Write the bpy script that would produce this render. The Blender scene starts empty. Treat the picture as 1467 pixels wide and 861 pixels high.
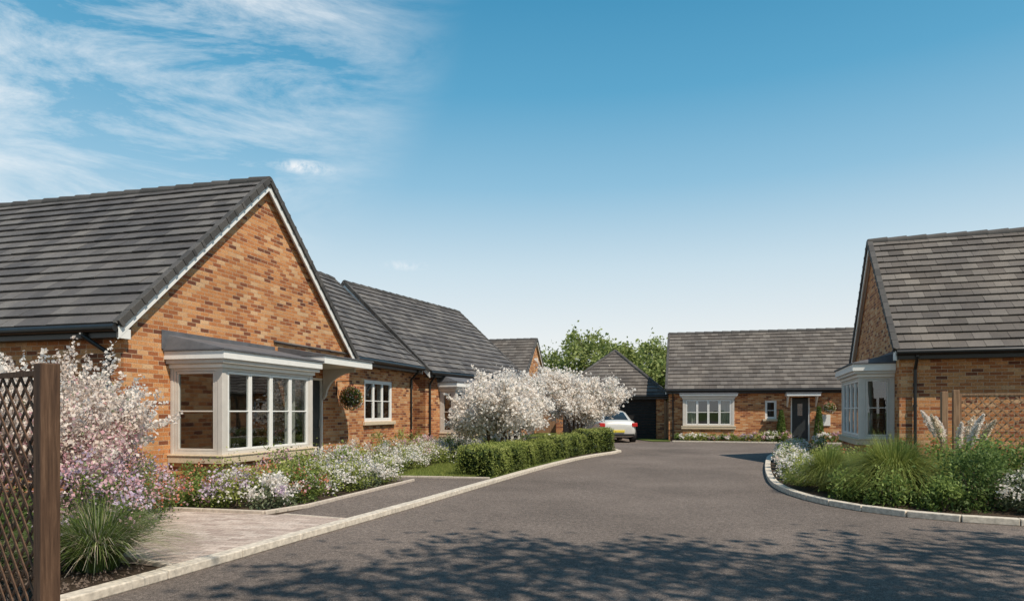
import bpy, math, random
import numpy as np
from mathutils import Vector, Matrix
rng=np.random.default_rng(7); random.seed(7)
sc=bpy.context.scene
V=Vector
# ------------------------------------------------------------ materials
def newmat(name,rough=.6,col=(.5,.5,.5),metal=0,spec=.5):
    m=bpy.data.materials.new(name); m.use_nodes=True
    n=m.node_tree.nodes; l=m.node_tree.links; b=n['Principled BSDF']
    b.inputs['Base Color'].default_value=(*col,1); b.inputs['Roughness'].default_value=rough
    b.inputs['Metallic'].default_value=metal; b.inputs['Specular IOR Level'].default_value=spec
    return m,n,l,b
def ramp(n,stops,interp='LINEAR'):
    r=n.new('ShaderNodeValToRGB'); cr=r.color_ramp; cr.interpolation=interp
    while len(cr.elements)<len(stops): cr.elements.new(.5)
    for e,(p,c) in zip(cr.elements,stops):
        e.position=p; e.color=(*c,1) if len(c)==3 else c
    return r
def noise(n,l,coord,scale,detail=4,rough=.55,dist=0):
    t=n.new('ShaderNodeTexNoise'); t.inputs['Scale'].default_value=scale
    t.inputs['Detail'].default_value=detail; t.inputs['Roughness'].default_value=rough
    t.inputs['Distortion'].default_value=dist
    if coord is not None: l.new(coord,t.inputs['Vector'])
    return t
def math_(n,l,op,a,b=None):
    m=n.new('ShaderNodeMath'); m.operation=op
    for i,x in enumerate((a,b)):
        if x is None: continue
        if isinstance(x,(int,float)): m.inputs[i].default_value=x
        else: l.new(x,m.inputs[i])
    return m.outputs[0]
def mixc(n,l,mode,fac,a,b):
    m=n.new('ShaderNodeMix'); m.data_type='RGBA'; m.blend_type=mode
    for s,x in ((m.inputs[0],fac),(m.inputs[6],a),(m.inputs[7],b)):
        if isinstance(x,(int,float)): s.default_value=x
        elif isinstance(x,tuple): s.default_value=(*x,1)
        else: l.new(x,s)
    return m.outputs[2]
def bump(n,l,b,h,strength,dist=.01):
    bp=n.new('ShaderNodeBump'); bp.inputs['Strength'].default_value=strength; bp.inputs['Distance'].default_value=dist
    l.new(h,bp.inputs['Height']); l.new(bp.outputs[0],b.inputs['Normal'])

def brickmat(name,bw,rh,stops,mortar,ms,ground=False,bs=.6):
    m,n,l,b=newmat(name,.85,spec=.25)
    tc=n.new('ShaderNodeTexCoord'); sx=n.new('ShaderNodeSeparateXYZ'); l.new(tc.outputs['Object'],sx.inputs[0])
    if ground: u=sx.outputs[0]; v=sx.outputs[1]
    else: u=math_(n,l,'ADD',sx.outputs[0],sx.outputs[1]); v=sx.outputs[2]
    cb=n.new('ShaderNodeCombineXYZ'); l.new(u,cb.inputs[0]); l.new(v,cb.inputs[1])
    br=n.new('ShaderNodeTexBrick'); l.new(cb.outputs[0],br.inputs['Vector'])
    br.inputs['Scale'].default_value=1; br.inputs['Brick Width'].default_value=bw; br.inputs['Row Height'].default_value=rh
    br.inputs['Mortar Size'].default_value=ms; br.inputs['Mortar Smooth'].default_value=.15
    row=math_(n,l,'FLOOR',math_(n,l,'DIVIDE',v,rh))
    par=math_(n,l,'SUBTRACT',1.0,math_(n,l,'FLOORED_MODULO',row,2.0))
    col=math_(n,l,'FLOOR',math_(n,l,'DIVIDE',math_(n,l,'ADD',u,math_(n,l,'MULTIPLY',par,bw/2)),bw))
    c2=n.new('ShaderNodeCombineXYZ'); l.new(col,c2.inputs[0]); l.new(row,c2.inputs[1])
    wn=n.new('ShaderNodeTexWhiteNoise'); wn.noise_dimensions='2D'; l.new(c2.outputs[0],wn.inputs['Vector'])
    r=ramp(n,stops); l.new(wn.outputs['Value'],r.inputs[0])
    nz=noise(n,l,tc.outputs['Object'],45,4); nb=noise(n,l,tc.outputs['Object'],.7,4)
    r1=ramp(n,[(.3,(.72,.72,.72)),(.7,(1.2,1.2,1.2))]); l.new(nz.outputs[0],r1.inputs[0])
    r2=ramp(n,[(.3,(.8,.8,.8)),(.7,(1.12,1.1,1.08))]); l.new(nb.outputs[0],r2.inputs[0])
    c=mixc(n,l,'MIX',br.outputs['Fac'],r.outputs[0],mortar)
    c=mixc(n,l,'MULTIPLY',1.0,c,r1.outputs[0]); c=mixc(n,l,'MULTIPLY',1.0,c,r2.outputs[0])
    l.new(c,b.inputs['Base Color'])
    h=math_(n,l,'SUBTRACT',math_(n,l,'MULTIPLY',nz.outputs[0],.4),br.outputs['Fac'])
    bump(n,l,b,h,bs,.008)
    return m
M_brick=brickmat('brick',.225,.075,[(0,(.15,.055,.032)),(.12,(.31,.105,.045)),(.3,(.44,.165,.062)),(.6,(.55,.235,.088)),(.85,(.61,.31,.135)),(1,(.64,.41,.23))],(.53,.38,.25),.0055)
M_paver=brickmat('block_paving',.21,.105,[(0,(.38,.30,.26)),(.5,(.49,.40,.345)),(1,(.58,.49,.43))],(.26,.21,.18),.004,True,.5)

def tilemat(name,c0,c1,c2):
    m,n,l,b=newmat(name,.7,spec=.35)
    g=n.new('ShaderNodeNewGeometry'); r=ramp(n,[(0,c0),(.5,c1),(1,c2)]); l.new(g.outputs['Random Per Island'],r.inputs[0])
    tc=n.new('ShaderNodeTexCoord'); nz=noise(n,l,tc.outputs['Object'],60,3); nb=noise(n,l,tc.outputs['Object'],.9,5)
    r1=ramp(n,[(.3,(.7,.7,.7)),(.7,(1.25,1.25,1.25))]); l.new(nz.outputs[0],r1.inputs[0])
    r2=ramp(n,[(.3,(.75,.75,.76)),(.7,(1.2,1.17,1.12))]); l.new(nb.outputs[0],r2.inputs[0])
    c=mixc(n,l,'MULTIPLY',1.0,r.outputs[0],r1.outputs[0]); c=mixc(n,l,'MULTIPLY',1.0,c,r2.outputs[0])
    l.new(c,b.inputs['Base Color']); bump(n,l,b,nz.outputs[0],.35,.004)
    return m
M_tile=tilemat('roof_tile_grey',(.08,.074,.073),(.112,.104,.102),(.155,.145,.138))
M_tileb=tilemat('roof_tile_brown',(.10,.086,.076),(.137,.12,.108),(.185,.165,.147))
M_ridge=tilemat('ridge_tile',(.055,.052,.05),(.075,.07,.066),(.10,.094,.09))

def simple(name,col,rough=.5,nscale=8,amt=.15,metal=0,spec=.5,bs=.1):
    m,n,l,b=newmat(name,rough,col,metal,spec)
    tc=n.new('ShaderNodeTexCoord'); nz=noise(n,l,tc.outputs['Object'],nscale,5)
    r=ramp(n,[(.3,(1-amt,)*3),(.7,(1+amt*.5,)*3)]); l.new(nz.outputs[0],r.inputs[0])
    l.new(mixc(n,l,'MULTIPLY',1.0,tuple(col),r.outputs[0]),b.inputs['Base Color'])
    if bs: bump(n,l,b,nz.outputs[0],bs,.003)
    return m
M_white=simple('white_upvc',(.80,.785,.75),.35,6,.05,bs=0)
M_taupe=simple('cream_grey_paint',(.60,.555,.50),.5,6,.08,bs=0)
M_stone=simple('sandstone',(.62,.50,.35),.85,25,.2,bs=.3)
M_lead=simple('lead_sheet',(.12,.12,.13),.75,5,.25,spec=.3)
M_black=simple('black_plastic',(.018,.017,.016),.35,6,.2)
M_soff=simple('soffit_dark',(.1,.085,.07),.6,6,.2)
M_inner=simple('interior_plaster',(.30,.26,.22),.8,4,.1)
M_floor=simple('interior_floor',(.2,.14,.09),.6,9,.2)
M_curt=simple('curtain_fabric',(.66,.62,.55),.9,20,.1)
M_door=simple('painted_door',(.035,.04,.042),.35,6,.15)
M_gdoor=simple('garage_door_paint',(.03,.028,.027),.75,6,.15,spec=.2)
M_kerb=simple('kerb_concrete',(.60,.53,.44),.9,18,.35,bs=.3)
M_edge=simple('path_edging_concrete',(.50,.43,.36),.9,18,.25,bs=.3)
M_chrome=simple('metal',(.6,.6,.6),.25,6,.05,metal=1,bs=0)
def woodmat(name,stops):
    m,n,l,b=newmat(name,.75,spec=.25)
    tc=n.new('ShaderNodeTexCoord'); mp=n.new('ShaderNodeMapping'); l.new(tc.outputs['Object'],mp.inputs[0]); mp.inputs['Scale'].default_value=(30,30,2.0)
    nz=noise(n,l,mp.outputs[0],1.5,6,.65,.4); r=ramp(n,stops); l.new(nz.outputs[0],r.inputs[0])
    l.new(r.outputs[0],b.inputs['Base Color']); bump(n,l,b,nz.outputs[0],.5,.006); return m
M_wood=woodmat('weathered_wood',[(.25,(.035,.019,.012)),(.5,(.095,.053,.032)),(.75,(.17,.10,.062))])
M_cedar=woodmat('cedar_wood',[(.25,(.16,.09,.05)),(.5,(.28,.17,.10)),(.75,(.40,.26,.16))])
m=bpy.data.materials.new('window_glass'); m.use_nodes=True; n=m.node_tree.nodes; l=m.node_tree.links; n.clear()
o=n.new('ShaderNodeOutputMaterial'); mx=n.new('ShaderNodeMixShader'); tr=n.new('ShaderNodeBsdfTransparent'); gl=n.new('ShaderNodeBsdfGlossy')
gl.inputs['Roughness'].default_value=.01; tr.inputs[0].default_value=(.55,.60,.60,1); gl.inputs[0].default_value=(.9,.95,1,1)
lw=n.new('ShaderNodeLayerWeight'); lw.inputs['Blend'].default_value=.5
fr=math_(n,l,'ADD',math_(n,l,'MULTIPLY',math_(n,l,'POWER',lw.outputs['Facing'],4.0),.80),.13)
tc=n.new('ShaderNodeTexCoord'); nz=noise(n,l,tc.outputs['Object'],1.3,2); bp=n.new('ShaderNodeBump'); bp.inputs['Strength'].default_value=.06; bp.inputs['Distance'].default_value=.02
l.new(nz.outputs[0],bp.inputs['Height']); l.new(bp.outputs[0],gl.inputs['Normal'])
l.new(fr,mx.inputs[0]); l.new(tr.outputs[0],mx.inputs[1]); l.new(gl.outputs[0],mx.inputs[2]); l.new(mx.outputs[0],o.inputs[0]); M_glass=m
# asphalt
m,n,l,b=newmat('asphalt',.92,spec=.2)
tc=n.new('ShaderNodeTexCoord'); C=tc.outputs['Object']
n1=noise(n,l,C,110,3,.7); n2=noise(n,l,C,.35,6,.6); n3=n.new('ShaderNodeTexVoronoi'); n3.inputs['Scale'].default_value=60; l.new(C,n3.inputs['Vector'])
n4=noise(n,l,C,14,4,.7)
r1=ramp(n,[(.32,(.072,.060,.054)),(.55,(.164,.139,.125)),(.72,(.39,.33,.295))]); l.new(n1.outputs[0],r1.inputs[0])
r2=ramp(n,[(.3,(.72,.71,.70)),(.7,(1.22,1.2,1.18))]); l.new(n2.outputs[0],r2.inputs[0])
r3=ramp(n,[(0,(.6,.6,.6)),(1,(1.45,1.41,1.37))]); l.new(n3.outputs['Color'],r3.inputs[0])
r4=ramp(n,[(.3,(.78,.78,.78)),(.7,(1.22,1.22,1.22))]); l.new(n4.outputs[0],r4.inputs[0])
c=mixc(n,l,'MULTIPLY',1.0,r1.outputs[0],r2.outputs[0]); c=mixc(n,l,'MULTIPLY',1.0,c,r3.outputs[0]); c=mixc(n,l,'MULTIPLY',1.0,c,r4.outputs[0]); l.new(c,b.inputs['Base Color'])
bump(n,l,b,math_(n,l,'ADD',n1.outputs[0],math_(n,l,'MULTIPLY',n3.outputs['Distance'],-.8)),.8,.008); M_asph=m
def groundmat(name,a,bb,c,sc1,bs=.6):
    m,n,l,b=newmat(name,.95,spec=.15); tc=n.new('ShaderNodeTexCoord')
    n1=noise(n,l,tc.outputs['Object'],sc1,6,.7); n2=noise(n,l,tc.outputs['Object'],1.2,4)
    r=ramp(n,[(.3,a),(.5,bb),(.7,c)]); l.new(n1.outputs[0],r.inputs[0]); r2=ramp(n,[(.3,(.75,.75,.75)),(.7,(1.2,1.2,1.2))]); l.new(n2.outputs[0],r2.inputs[0])
    l.new(mixc(n,l,'MULTIPLY',1.0,r.outputs[0],r2.outputs[0]),b.inputs['Base Color']); bump(n,l,b,n1.outputs[0],bs,.03); return m
M_soil=groundmat('soil',(.025,.017,.011),(.06,.042,.03),(.12,.09,.065),30)
M_grassg=groundmat('grass_ground',(.05,.07,.015),(.10,.13,.03),(.15,.18,.05),25)
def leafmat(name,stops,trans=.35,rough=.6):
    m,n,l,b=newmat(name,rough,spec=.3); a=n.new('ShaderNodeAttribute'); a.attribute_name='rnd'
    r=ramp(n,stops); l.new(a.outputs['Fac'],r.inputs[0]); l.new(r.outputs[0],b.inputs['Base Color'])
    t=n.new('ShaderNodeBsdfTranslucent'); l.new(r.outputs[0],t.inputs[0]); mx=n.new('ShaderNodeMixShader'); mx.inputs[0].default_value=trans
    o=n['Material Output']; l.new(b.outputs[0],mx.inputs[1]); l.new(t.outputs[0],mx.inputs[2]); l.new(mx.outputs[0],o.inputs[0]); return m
L_dark=leafmat('leaf_dark',[(0,(.03,.05,.016)),(.5,(.08,.13,.034)),(1,(.16,.23,.065))],.4)
L_mid=leafmat('leaf_mid',[(0,(.045,.072,.018)),(.5,(.13,.19,.042)),(1,(.28,.36,.095))],.4)
L_yel=leafmat('leaf_yellowgreen',[(0,(.10,.125,.028)),(.5,(.25,.30,.068)),(1,(.43,.45,.14))],.4)
L_grey=leafmat('leaf_greygreen',[(0,(.08,.105,.06)),(.5,(.18,.215,.12)),(1,(.32,.36,.22))],.4)
L_far=leafmat('leaf_far',[(0,(.10,.13,.035)),(.5,(.22,.27,.075)),(1,(.37,.41,.15))],.4)
F_white=leafmat('petal_white',[(0,(.70,.62,.54)),(.4,(.86,.81,.75)),(1,(.92,.89,.85))],.45)
F_cream=leafmat('petal_cream',[(0,(.66,.53,.44)),(.5,(.82,.73,.66)),(1,(.90,.85,.79))],.45)
F_pink=leafmat('petal_pink',[(0,(.52,.26,.30)),(.5,(.72,.45,.49)),(1,(.82,.64,.65))],.4)
F_lilac=leafmat('petal_lilac',[(0,(.45,.33,.47)),(.5,(.63,.50,.63)),(1,(.76,.68,.76))],.4)
F_red=leafmat('petal_red',[(0,(.45,.09,.05)),(.5,(.62,.20,.11)),(1,(.75,.40,.25))],.4)
M_bark=simple('bark',(.16,.115,.085),.9,30,.4,bs=.6)
M_straw=leafmat('straw',[(0,(.46,.36,.24)),(.5,(.68,.57,.43)),(1,(.82,.73,.60))],.4)
LM=[M_bark,L_dark,L_mid,L_yel,L_grey,F_white,F_cream,F_pink,F_lilac,F_red,M_straw,L_far]
BARK,DARK,MID,YEL,GREY,WHITE,CREAM,PINK,LILAC,RED,STRAW,FAR=range(12)

# ------------------------------------------------------------ mesh builder
def empty(name,loc,rot=0):
    e=bpy.data.objects.new(name,None); e.location=loc; e.rotation_euler=(0,0,rot); sc.collection.objects.link(e); e.empty_display_size=.3; return e
class MB:
    def __init__(s): s.v=[]; s.f=[]; s.m=[]; s.M=Matrix()
    def add(s,vs,fs,mi=0):
        k=len(s.v); s.v+= [tuple(s.M@V(p)) for p in vs]; s.f+=[tuple(i+k for i in f) for f in fs]; s.m+=[mi]*len(fs)
    def para(s,c,a,b,d,mi=0):
        c,a,b,d=V(c),V(a),V(b),V(d)
        s.add([c,c+a,c+a+b,c+b,c+d,c+a+d,c+a+b+d,c+b+d],[(0,3,2,1),(4,5,6,7),(0,1,5,4),(1,2,6,5),(2,3,7,6),(3,0,4,7)],mi)
    def box(s,x0,x1,y0,y1,z0,z1,mi=0): s.para((x0,y0,z0),(x1-x0,0,0),(0,y1-y0,0),(0,0,z1-z0),mi)
    def cyl(s,p0,p1,r0,r1=None,n=12,mi=0,caps=True):
        p0,p1=V(p0),V(p1); r1=r0 if r1 is None else r1; d=(p1-p0).normalized(); a=d.orthogonal().normalized(); b=d.cross(a)
        vs=[p0+(a*math.cos(t)+b*math.sin(t))*r0 for t in [2*math.pi*i/n for i in range(n)]]+[p1+(a*math.cos(t)+b*math.sin(t))*r1 for t in [2*math.pi*i/n for i in range(n)]]
        fs=[(i,(i+1)%n,n+(i+1)%n,n+i) for i in range(n)]
        if caps: fs+=[tuple(range(n))[::-1],tuple(range(n,2*n))]
        s.add(vs,fs,mi)
    def prism(s,poly,d,mi=0):
        n=len(poly); d=V(d); vs=[V(p) for p in poly]; vs=vs+[p+d for p in vs]
        s.add(vs,[tuple(range(n)),tuple(range(n,2*n))[::-1]]+[(i,(i+1)%n,n+(i+1)%n,n+i) for i in range(n)],mi)
    def obj(s,name,mats,parent=None,bevel=0,smooth=False,recalc=True,loc=None):
        if not s.v: return None
        me=bpy.data.meshes.new(name); me.from_pydata(s.v,[],s.f)
        for m in mats: me.materials.append(m)
        me.polygons.foreach_set('material_index',s.m)
        if recalc:
            import bmesh
            bm=bmesh.new(); bm.from_mesh(me); bmesh.ops.recalc_face_normals(bm,faces=bm.faces); bm.to_mesh(me); bm.free()
        if smooth: me.polygons.foreach_set('use_smooth',[True]*len(me.polygons))
        o=bpy.data.objects.new(name,me); sc.collection.objects.link(o)
        if loc: o.location=loc
        if parent: o.parent=parent
        if bevel:
            b=o.modifiers.new('b','BEVEL'); b.width=bevel; b.segments=2; b.limit_method='ANGLE'
        return o
def wall(mb,o,e,nin,length,h,t,ops):
    o,e,nin=V(o),V(e),V(nin)
    ss=sorted({0,length,*[x for q in ops for x in q[:2]]}); zs=sorted({0,h,*[x for q in ops for x in q[2:4]]})
    for a,b in zip(ss,ss[1:]):
        for c,d in zip(zs,zs[1:]):
            if any(q[0]<=a+1e-6 and b<=q[1]+1e-6 and q[2]<=c+1e-6 and d<=q[3]+1e-6 for q in ops): continue
            mb.para(o+e*a+V((0,0,c)),e*(b-a),nin*t,V((0,0,d-c)))
def slope(mb,o,e,n,L,R,dz,lim=None,tw=.33,g=.29,mi=0,deck=True):
    o,e,n=V(o),V(e),V(n); s=n*R+V((0,0,dz)); S=s.length; su=s.normalized(); nu=e.cross(su)
    if nu.z<0: nu=-nu
    rows=max(1,round(S/g)); g=S/rows
    if deck:
        if lim is None: mb.para(o,e*L,s,nu*-.04,1)
        else:
            a,b=lim(0); c,d=lim(1); mb.prism([o+e*a,o+e*b,o+e*d+s*.999,o+e*c+s*.999],nu*-.03,1)
    for i in range(rows):
        a0,b0=(0,L) if lim is None else lim((i+.4)/rows)
        x=-(tw/2 if i%2 else 0)
        while x<b0:
            xa=max(x,a0); xb=min(x+tw-.006,b0); x+=tw
            if xb-xa<.02: continue
            j=random.uniform(-.004,.005); j2=random.uniform(-.005,.005)
            lo=o+su*(i*g-.02+random.uniform(-.004,.004)); hi=o+su*min((i+1)*g+.03,S)
            h0=.058+j; h1=.012
            p=[lo+e*xa+nu*h0,lo+e*xb+nu*(h0+j2),hi+e*xb+nu*h1,hi+e*xa+nu*h1,lo+e*xa+nu*(h0-.032),lo+e*xb+nu*(h0-.032+j2)]
            mb.add(p,[(0,1,2,3),(4,5,1,0),(0,3,4),(1,5,2)],mi)
def ridgecap(mb,p0,p1,r=.12,seg=.45):
    p0,p1=V(p0),V(p1); n=max(1,round((p1-p0).length/seg)); d=(p1-p0)/n
    for i in range(n): mb.cyl(p0+d*i+V((0,0,-.03)),p0+d*(i+1.03)+V((0,0,-.045)),r*1.06,r*.98,14,0)
def newB(): return {k:MB() for k in ('brick','roof','ridge','trim','gut','inner','frame','glass','stone','lead','door','curt')}
def emit(B,parent,tile,frame2=None):
    mats={'brick':('brick_walls',[M_brick],0),'roof':('roof_tiles',[tile,M_soff],0),'ridge':('ridge_and_verge_tiles',[M_ridge],.008),'trim':('bargeboards_and_fascia',[M_white],.004),
     'gut':('gutters_and_downpipes',[M_black],0),'inner':('interior',[M_inner,M_floor],0),'frame':('window_frames',[M_white,M_taupe],.005),'glass':('window_glass',[M_glass],0),
     'stone':('stone_sills',[M_stone],.008),'lead':('lead_roofing',[M_lead],.006),'door':('front_door',[M_door,M_chrome,M_gdoor,M_glass],.004),'curt':('curtains',[M_curt],0)}
    for k,(nm,mm,bv) in mats.items():
        B[k].obj(nm,mm,parent,bevel=bv,smooth=False,recalc=(k not in('roof',)))
        
def setM(B,M):
    for b in B.values(): b.M=M
def shell(B,M,L,W,ez,az,oh=.25,ov=.13,op_m=(),op_p=(),op_g=(),back=True,gt=(1,1),gx=None,part=True):
    setM(B,M); k=(az-ez)/(W/2+oh); zt=ez+oh*k-.07; t=.25
    f=lambda ops,off:[(a+off,b+off,c,d) for a,b,c,d in ops]
    wall(B['brick'],(-L,-W/2,0),(1,0,0),(0,1,0),L,zt,t,f(op_m,L)); wall(B['brick'],(-L,W/2,0),(1,0,0),(0,-1,0),L,zt,t,f(op_p,L))
    wall(B['brick'],(0,-W/2+t,0),(0,1,0),(-1,0,0),W-2*t,zt,t,f(op_g,W/2-t))
    B['brick'].prism([(0,-W/2,zt),(0,W/2,zt),(0,0,zt+k*W/2)],(-t,0,0))
    if back:
        wall(B['brick'],(-L,-W/2+t,0),(0,1,0),(1,0,0),W-2*t,zt,t,[]); B['brick'].prism([(-L,-W/2,zt),(-L,W/2,zt),(-L,0,zt+k*W/2)],(t,0,0))
    B['inner'].box(-L+t+.01,-t-.01,-W/2+t+.01,W/2-t-.01,zt-.12,zt-.02); B['inner'].box(-L+t+.01,-t-.01,-W/2+t+.01,W/2-t-.01,.06,.16,1)
    if part:
        B['inner'].box(-L+t+.02,-t-.02,-.05,.05,.17,zt-.13)
        if L>5: B['inner'].box(-4.2,-4.1,-W/2+t+.02,W/2-t-.02,.17,zt-.13)
    x0=-L-(ov if back else 0); x1=ov; LL=x1-x0
    for sg in (-1,1):
        slope(B['roof'],(x0,sg*(W/2+oh),ez),(1,0,0),(0,-sg,0),LL,W/2+oh,az-ez)
        y=sg*(W/2+oh); s=V((0,-sg*(W/2+oh),az-ez)); S=s.length; su=s/S; nu=V((0,sg*(az-ez),W/2+oh)).normalized()
        for xx in ((x1,) if not back else (x1,x0+.03)):
            B['trim'].para((xx-.035,y,ez-.03),(.03,0,0),s,(0,0,-.2))
        B['trim'].para((0.002,y,ez-.075),(x1-.04,0,0),s,(0,0,-.02))
        nn=round(S/.3)
        for i in range(nn):
            p=V((x1-.09,y,ez))+su*(S*i/nn); hh_=.062
            B['ridge'].para(p+nu*-.055,(.125,0,0),su*(S/nn-.004),nu*(.055+hh_),0)
            B['ridge'].para(p+nu*-.07+V((.12,0,0)),(.012,0,0),su*.07,nu*.14,0)
            if back: B['ridge'].para(V((x0-.035,p.y,p.z))+nu*-.055,(.12,0,0),su*(S/nn-.006),nu*(.055+.062),0)
        if gt[0 if sg<0 else 1]:
            ga=gx if gx is not None else x0
            B['gut'].box(ga,x1-.04,min(y-sg*.02,y-sg*.045),max(y-sg*.02,y-sg*.045),ez-.2,ez-.01)
            ya,yb=sorted((sg*W/2+sg*.003,y-sg*.047)); B['gut'].box(ga,x1-.045,ya,yb,ez-.2,ez-.18)
            ya,yb=sorted((sg*(W/2-.02),y+sg*.0)); B['trim'].box(x1-.038,x1-.008,ya,yb,ez-.215,ez-.06+.0)
            B['gut'].cyl((ga,y+sg*.045,ez-.055),(x1-.02,y+sg*.045,ez-.055),.062,n=14)
    ridgecap(B['ridge'],(x0,0,az+.0),(x1,0,az+.0))
def downpipe(B,x,y,oy,ez,dx=0):
    g=B['gut']; g.cyl((x,y+oy,ez-.08),(x,y+oy,ez-.16),.034); g.cyl((x,y+oy,ez-.16),(x+dx,y,ez-.42),.034); g.cyl((x+dx,y,ez-.40),(x+dx,y,.06),.034)
    for z in (.5,1.5): g.cyl((x+dx,y,z),(x+dx,y,z+.05),.044)
def win(B,o,e,n,W,H,nc=2,hb=(.45,),mi=0,casmi=0,fw=.055):
    o,e,n=V(o),V(e),V(n); z=V((0,0,1)); F=B['frame']
    def bar(s0,s1,z0,z1,d0,d1,m): F.para(o+e*s0+z*z0+n*d0,e*(s1-s0),z*(z1-z0),n*(d1-d0),m)
    bar(0,W,0,fw,-.035,.035,mi); bar(0,W,H-fw,H,-.035,.035,mi); bar(0,fw,fw,H-fw,-.035,.035,mi); bar(W-fw,W,fw,H-fw,-.035,.035,mi)
    cw=(W-2*fw)/nc
    for i in range(nc):
        a=fw+i*cw+.004; b_=fw+(i+1)*cw-.004; c=fw+.004; d=H-fw-.004; q=.042
        bar(a,b_,c,c+q,-.03,.028,casmi); bar(a,b_,d-q,d,-.03,.028,casmi); bar(a,a+q,c+q,d-q,-.03,.028,casmi); bar(b_-q,b_,c+q,d-q,-.03,.028,casmi)
        for h in hb:
            zz=c+(d-c)*h; bar(a+q,b_-q,zz-.012,zz+.012,-.012,.02,casmi)
    B['glass'].add([o+e*fw+z*fw,o+e*(W-fw)+z*fw,o+e*(W-fw)+z*(H-fw),o+e*fw+z*(H-fw)],[(0,1,2,3)])
def curtain(B,o,e,W,z0,z1,amp=.03):
    o,e=V(o),V(e); n=e.cross(V((0,0,1))); N=max(6,int(W/.03)); vs=[]
    for i in range(N+1):
        d=n*amp*math.sin(i*1.35)+n*random.uniform(-.006,.006); p=o+e*(W*i/N)+d; vs+=[p+V((0,0,z0)),p+V((0,0,z1))]
    B['curt'].add(vs,[(2*i,2*i+2,2*i+3,2*i+1) for i in range(N)])
def bay(B,M,y0,y1,pr,zs,zh,ztop,rise=.28,nf=4,ns=1,roof_y=None,slopeside=.0,hb=(.5,),zb=0):
    setM(B,M); t=.1; br=B['brick']; P=.1
    br.box(pr-t,pr,y0,y1,zb,zs-.15); br.box(.002,pr-t,y0,y0+t,zb,zs-.15); br.box(.002,pr-t,y1-t,y1,zb,zs-.15)
    B['stone'].box(.003,pr+.06,y0-.06,y1+.06,zs-.147,zs-.012)
    B['stone'].box(.003,pr+.075,y0-.075,y1+.075,zs-.03,zs)
    f=B['frame']; H=zh-zs
    for y in (y0+.004,y1-P-.004): f.box(pr-P-.004,pr-.004,y,y+P,zs,zh,1)
    f.box(.002,.06,y0+.006,y0+.08,zs,zh,1); f.box(.002,.06,y1-.08,y1-.006,zs,zh,1)
    win(B,(pr-.05,y0+P+.004,zs),(0,1,0),(1,0,0),y1-y0-2*P-.008,H,nf,hb,1,0)
    win(B,(pr-P-.004,y0+.05,zs),(-1,0,0),(0,-1,0),pr-P-.064,H,ns,hb,1,1)
    win(B,(pr-P-.004,y1-.05,zs),(-1,0,0),(0,1,0),pr-P-.064,H,ns,hb,1,1)
    f.box(.003,pr+.03,y0-.03,y1+.03,zh,zh+.07,0)
    f.box(.003,pr+.10,y0-.10,y1+.10,zh+.07,zh+.14,1)
    f.box(.003,pr+.14,y0-.14,y1+.14,zh+.14,ztop,0)
    B['lead'].box(.003,pr+.17,y0-.17,y1+.17,ztop,ztop+.035)
    a,b=y0-.15,y1+.15; x=pr+.15; z=ztop+.035; i=.1
    B['lead'].add([(.004,a,z),(x,a,z),(x,b,z),(.004,b,z),(.004,a+i,z+rise),(.004,b-i,z+rise)],[(0,1,4),(1,2,5,4),(2,3,5),(0,4,5,3),(0,3,2,1)])
    B['lead'].box(.004,.022,y0-.2,y1+.2,z,z+rise+.07)
    curtain(B,(pr-.3,y0+.22,0),(0,1,0),.35,zs+.02,zh-.02); curtain(B,(pr-.3,y1-.57,0),(0,1,0),.35,zs+.02,zh-.02)
def T(x,y,z=0,a=0): return Matrix.Translation((x,y,z))@Matrix.Rotation(a,4,'Z')

# ============================================================ house 1 (left foreground)
H1=(-8.75,12.475); e1=empty('brick_house',(*H1,0)); B=newB()
I=Matrix()
b0,b1=9.81-H1[1],12.63-H1[1]
dy0,dy1=13.85-H1[1],14.85-H1[1]
shell(B,I,13,7.3,2.75,6.25,oh=.22,op_g=[(b0+.1,b1-.1,.6,2.2),(dy0,dy1,.12,2.2)],gt=(1,0))
MW=T(-3.35,21.0-H1[1],0,math.pi/2)
shell(B,MW,8.2,6.1,2.86,5.97,oh=.3,op_m=[(-3.45,-1.62,1.1,2.3)],back=False,gt=(1,0),gx=-4.75,part=False)
setM(B,MW)
win(B,(-3.45,-3.0,1.1),(1,0,0),(0,-1,0),1.83,1.2,3,(.5,),0,0)
B['stone'].box(-3.55,-1.52,-3.13,-3.052,1.0,1.1); curtain(B,(-3.4,-2.75,0),(1,0,0),.4,1.1,2.3); curtain(B,(-2.05,-2.75,0),(1,0,0),.4,1.1,2.3)
B['inner'].box(-4.0,-.3,-1.0,-.9,.17,2.7)
downpipe(B,-.25,-3.1,-.26,2.86)
setM(B,I)
bay(B,I,b0,b1,1.06,.66,2.14,2.42,rise=.26,nf=4)
setM(B,I)
ca,cb=12.95-H1[1],15.15-H1[1]
B['frame'].box(.004,1.15,ca,cb,2.42,2.58); B['lead'].box(.003,1.18,ca-.02,cb+.03,2.58,2.61)
B['lead'].add([(.004,ca,2.61),(1.16,ca,2.61),(1.16,cb,2.61),(.004,cb,2.61),(.004,ca,2.80),(.004,cb,2.80)],[(0,1,4),(1,2,5,4),(2,3,5),(0,4,5,3),(0,3,2,1)])
for yy in (cb-.35,):
    pts=[(.004,yy,2.418),(.85,yy,2.418),(.85,yy,2.34)]+[(.85-.78*math.sin(t),yy,2.34-.62*(1-math.cos(t))) for t in np.linspace(.15,1.5,8)]+[(.004,yy,1.68)]
    B['frame'].prism(pts,(0,.08,0),1)
D=B['door']; D.box(-.12,-.07,dy0+.06,dy1-.06,.15,2.14); 
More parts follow.
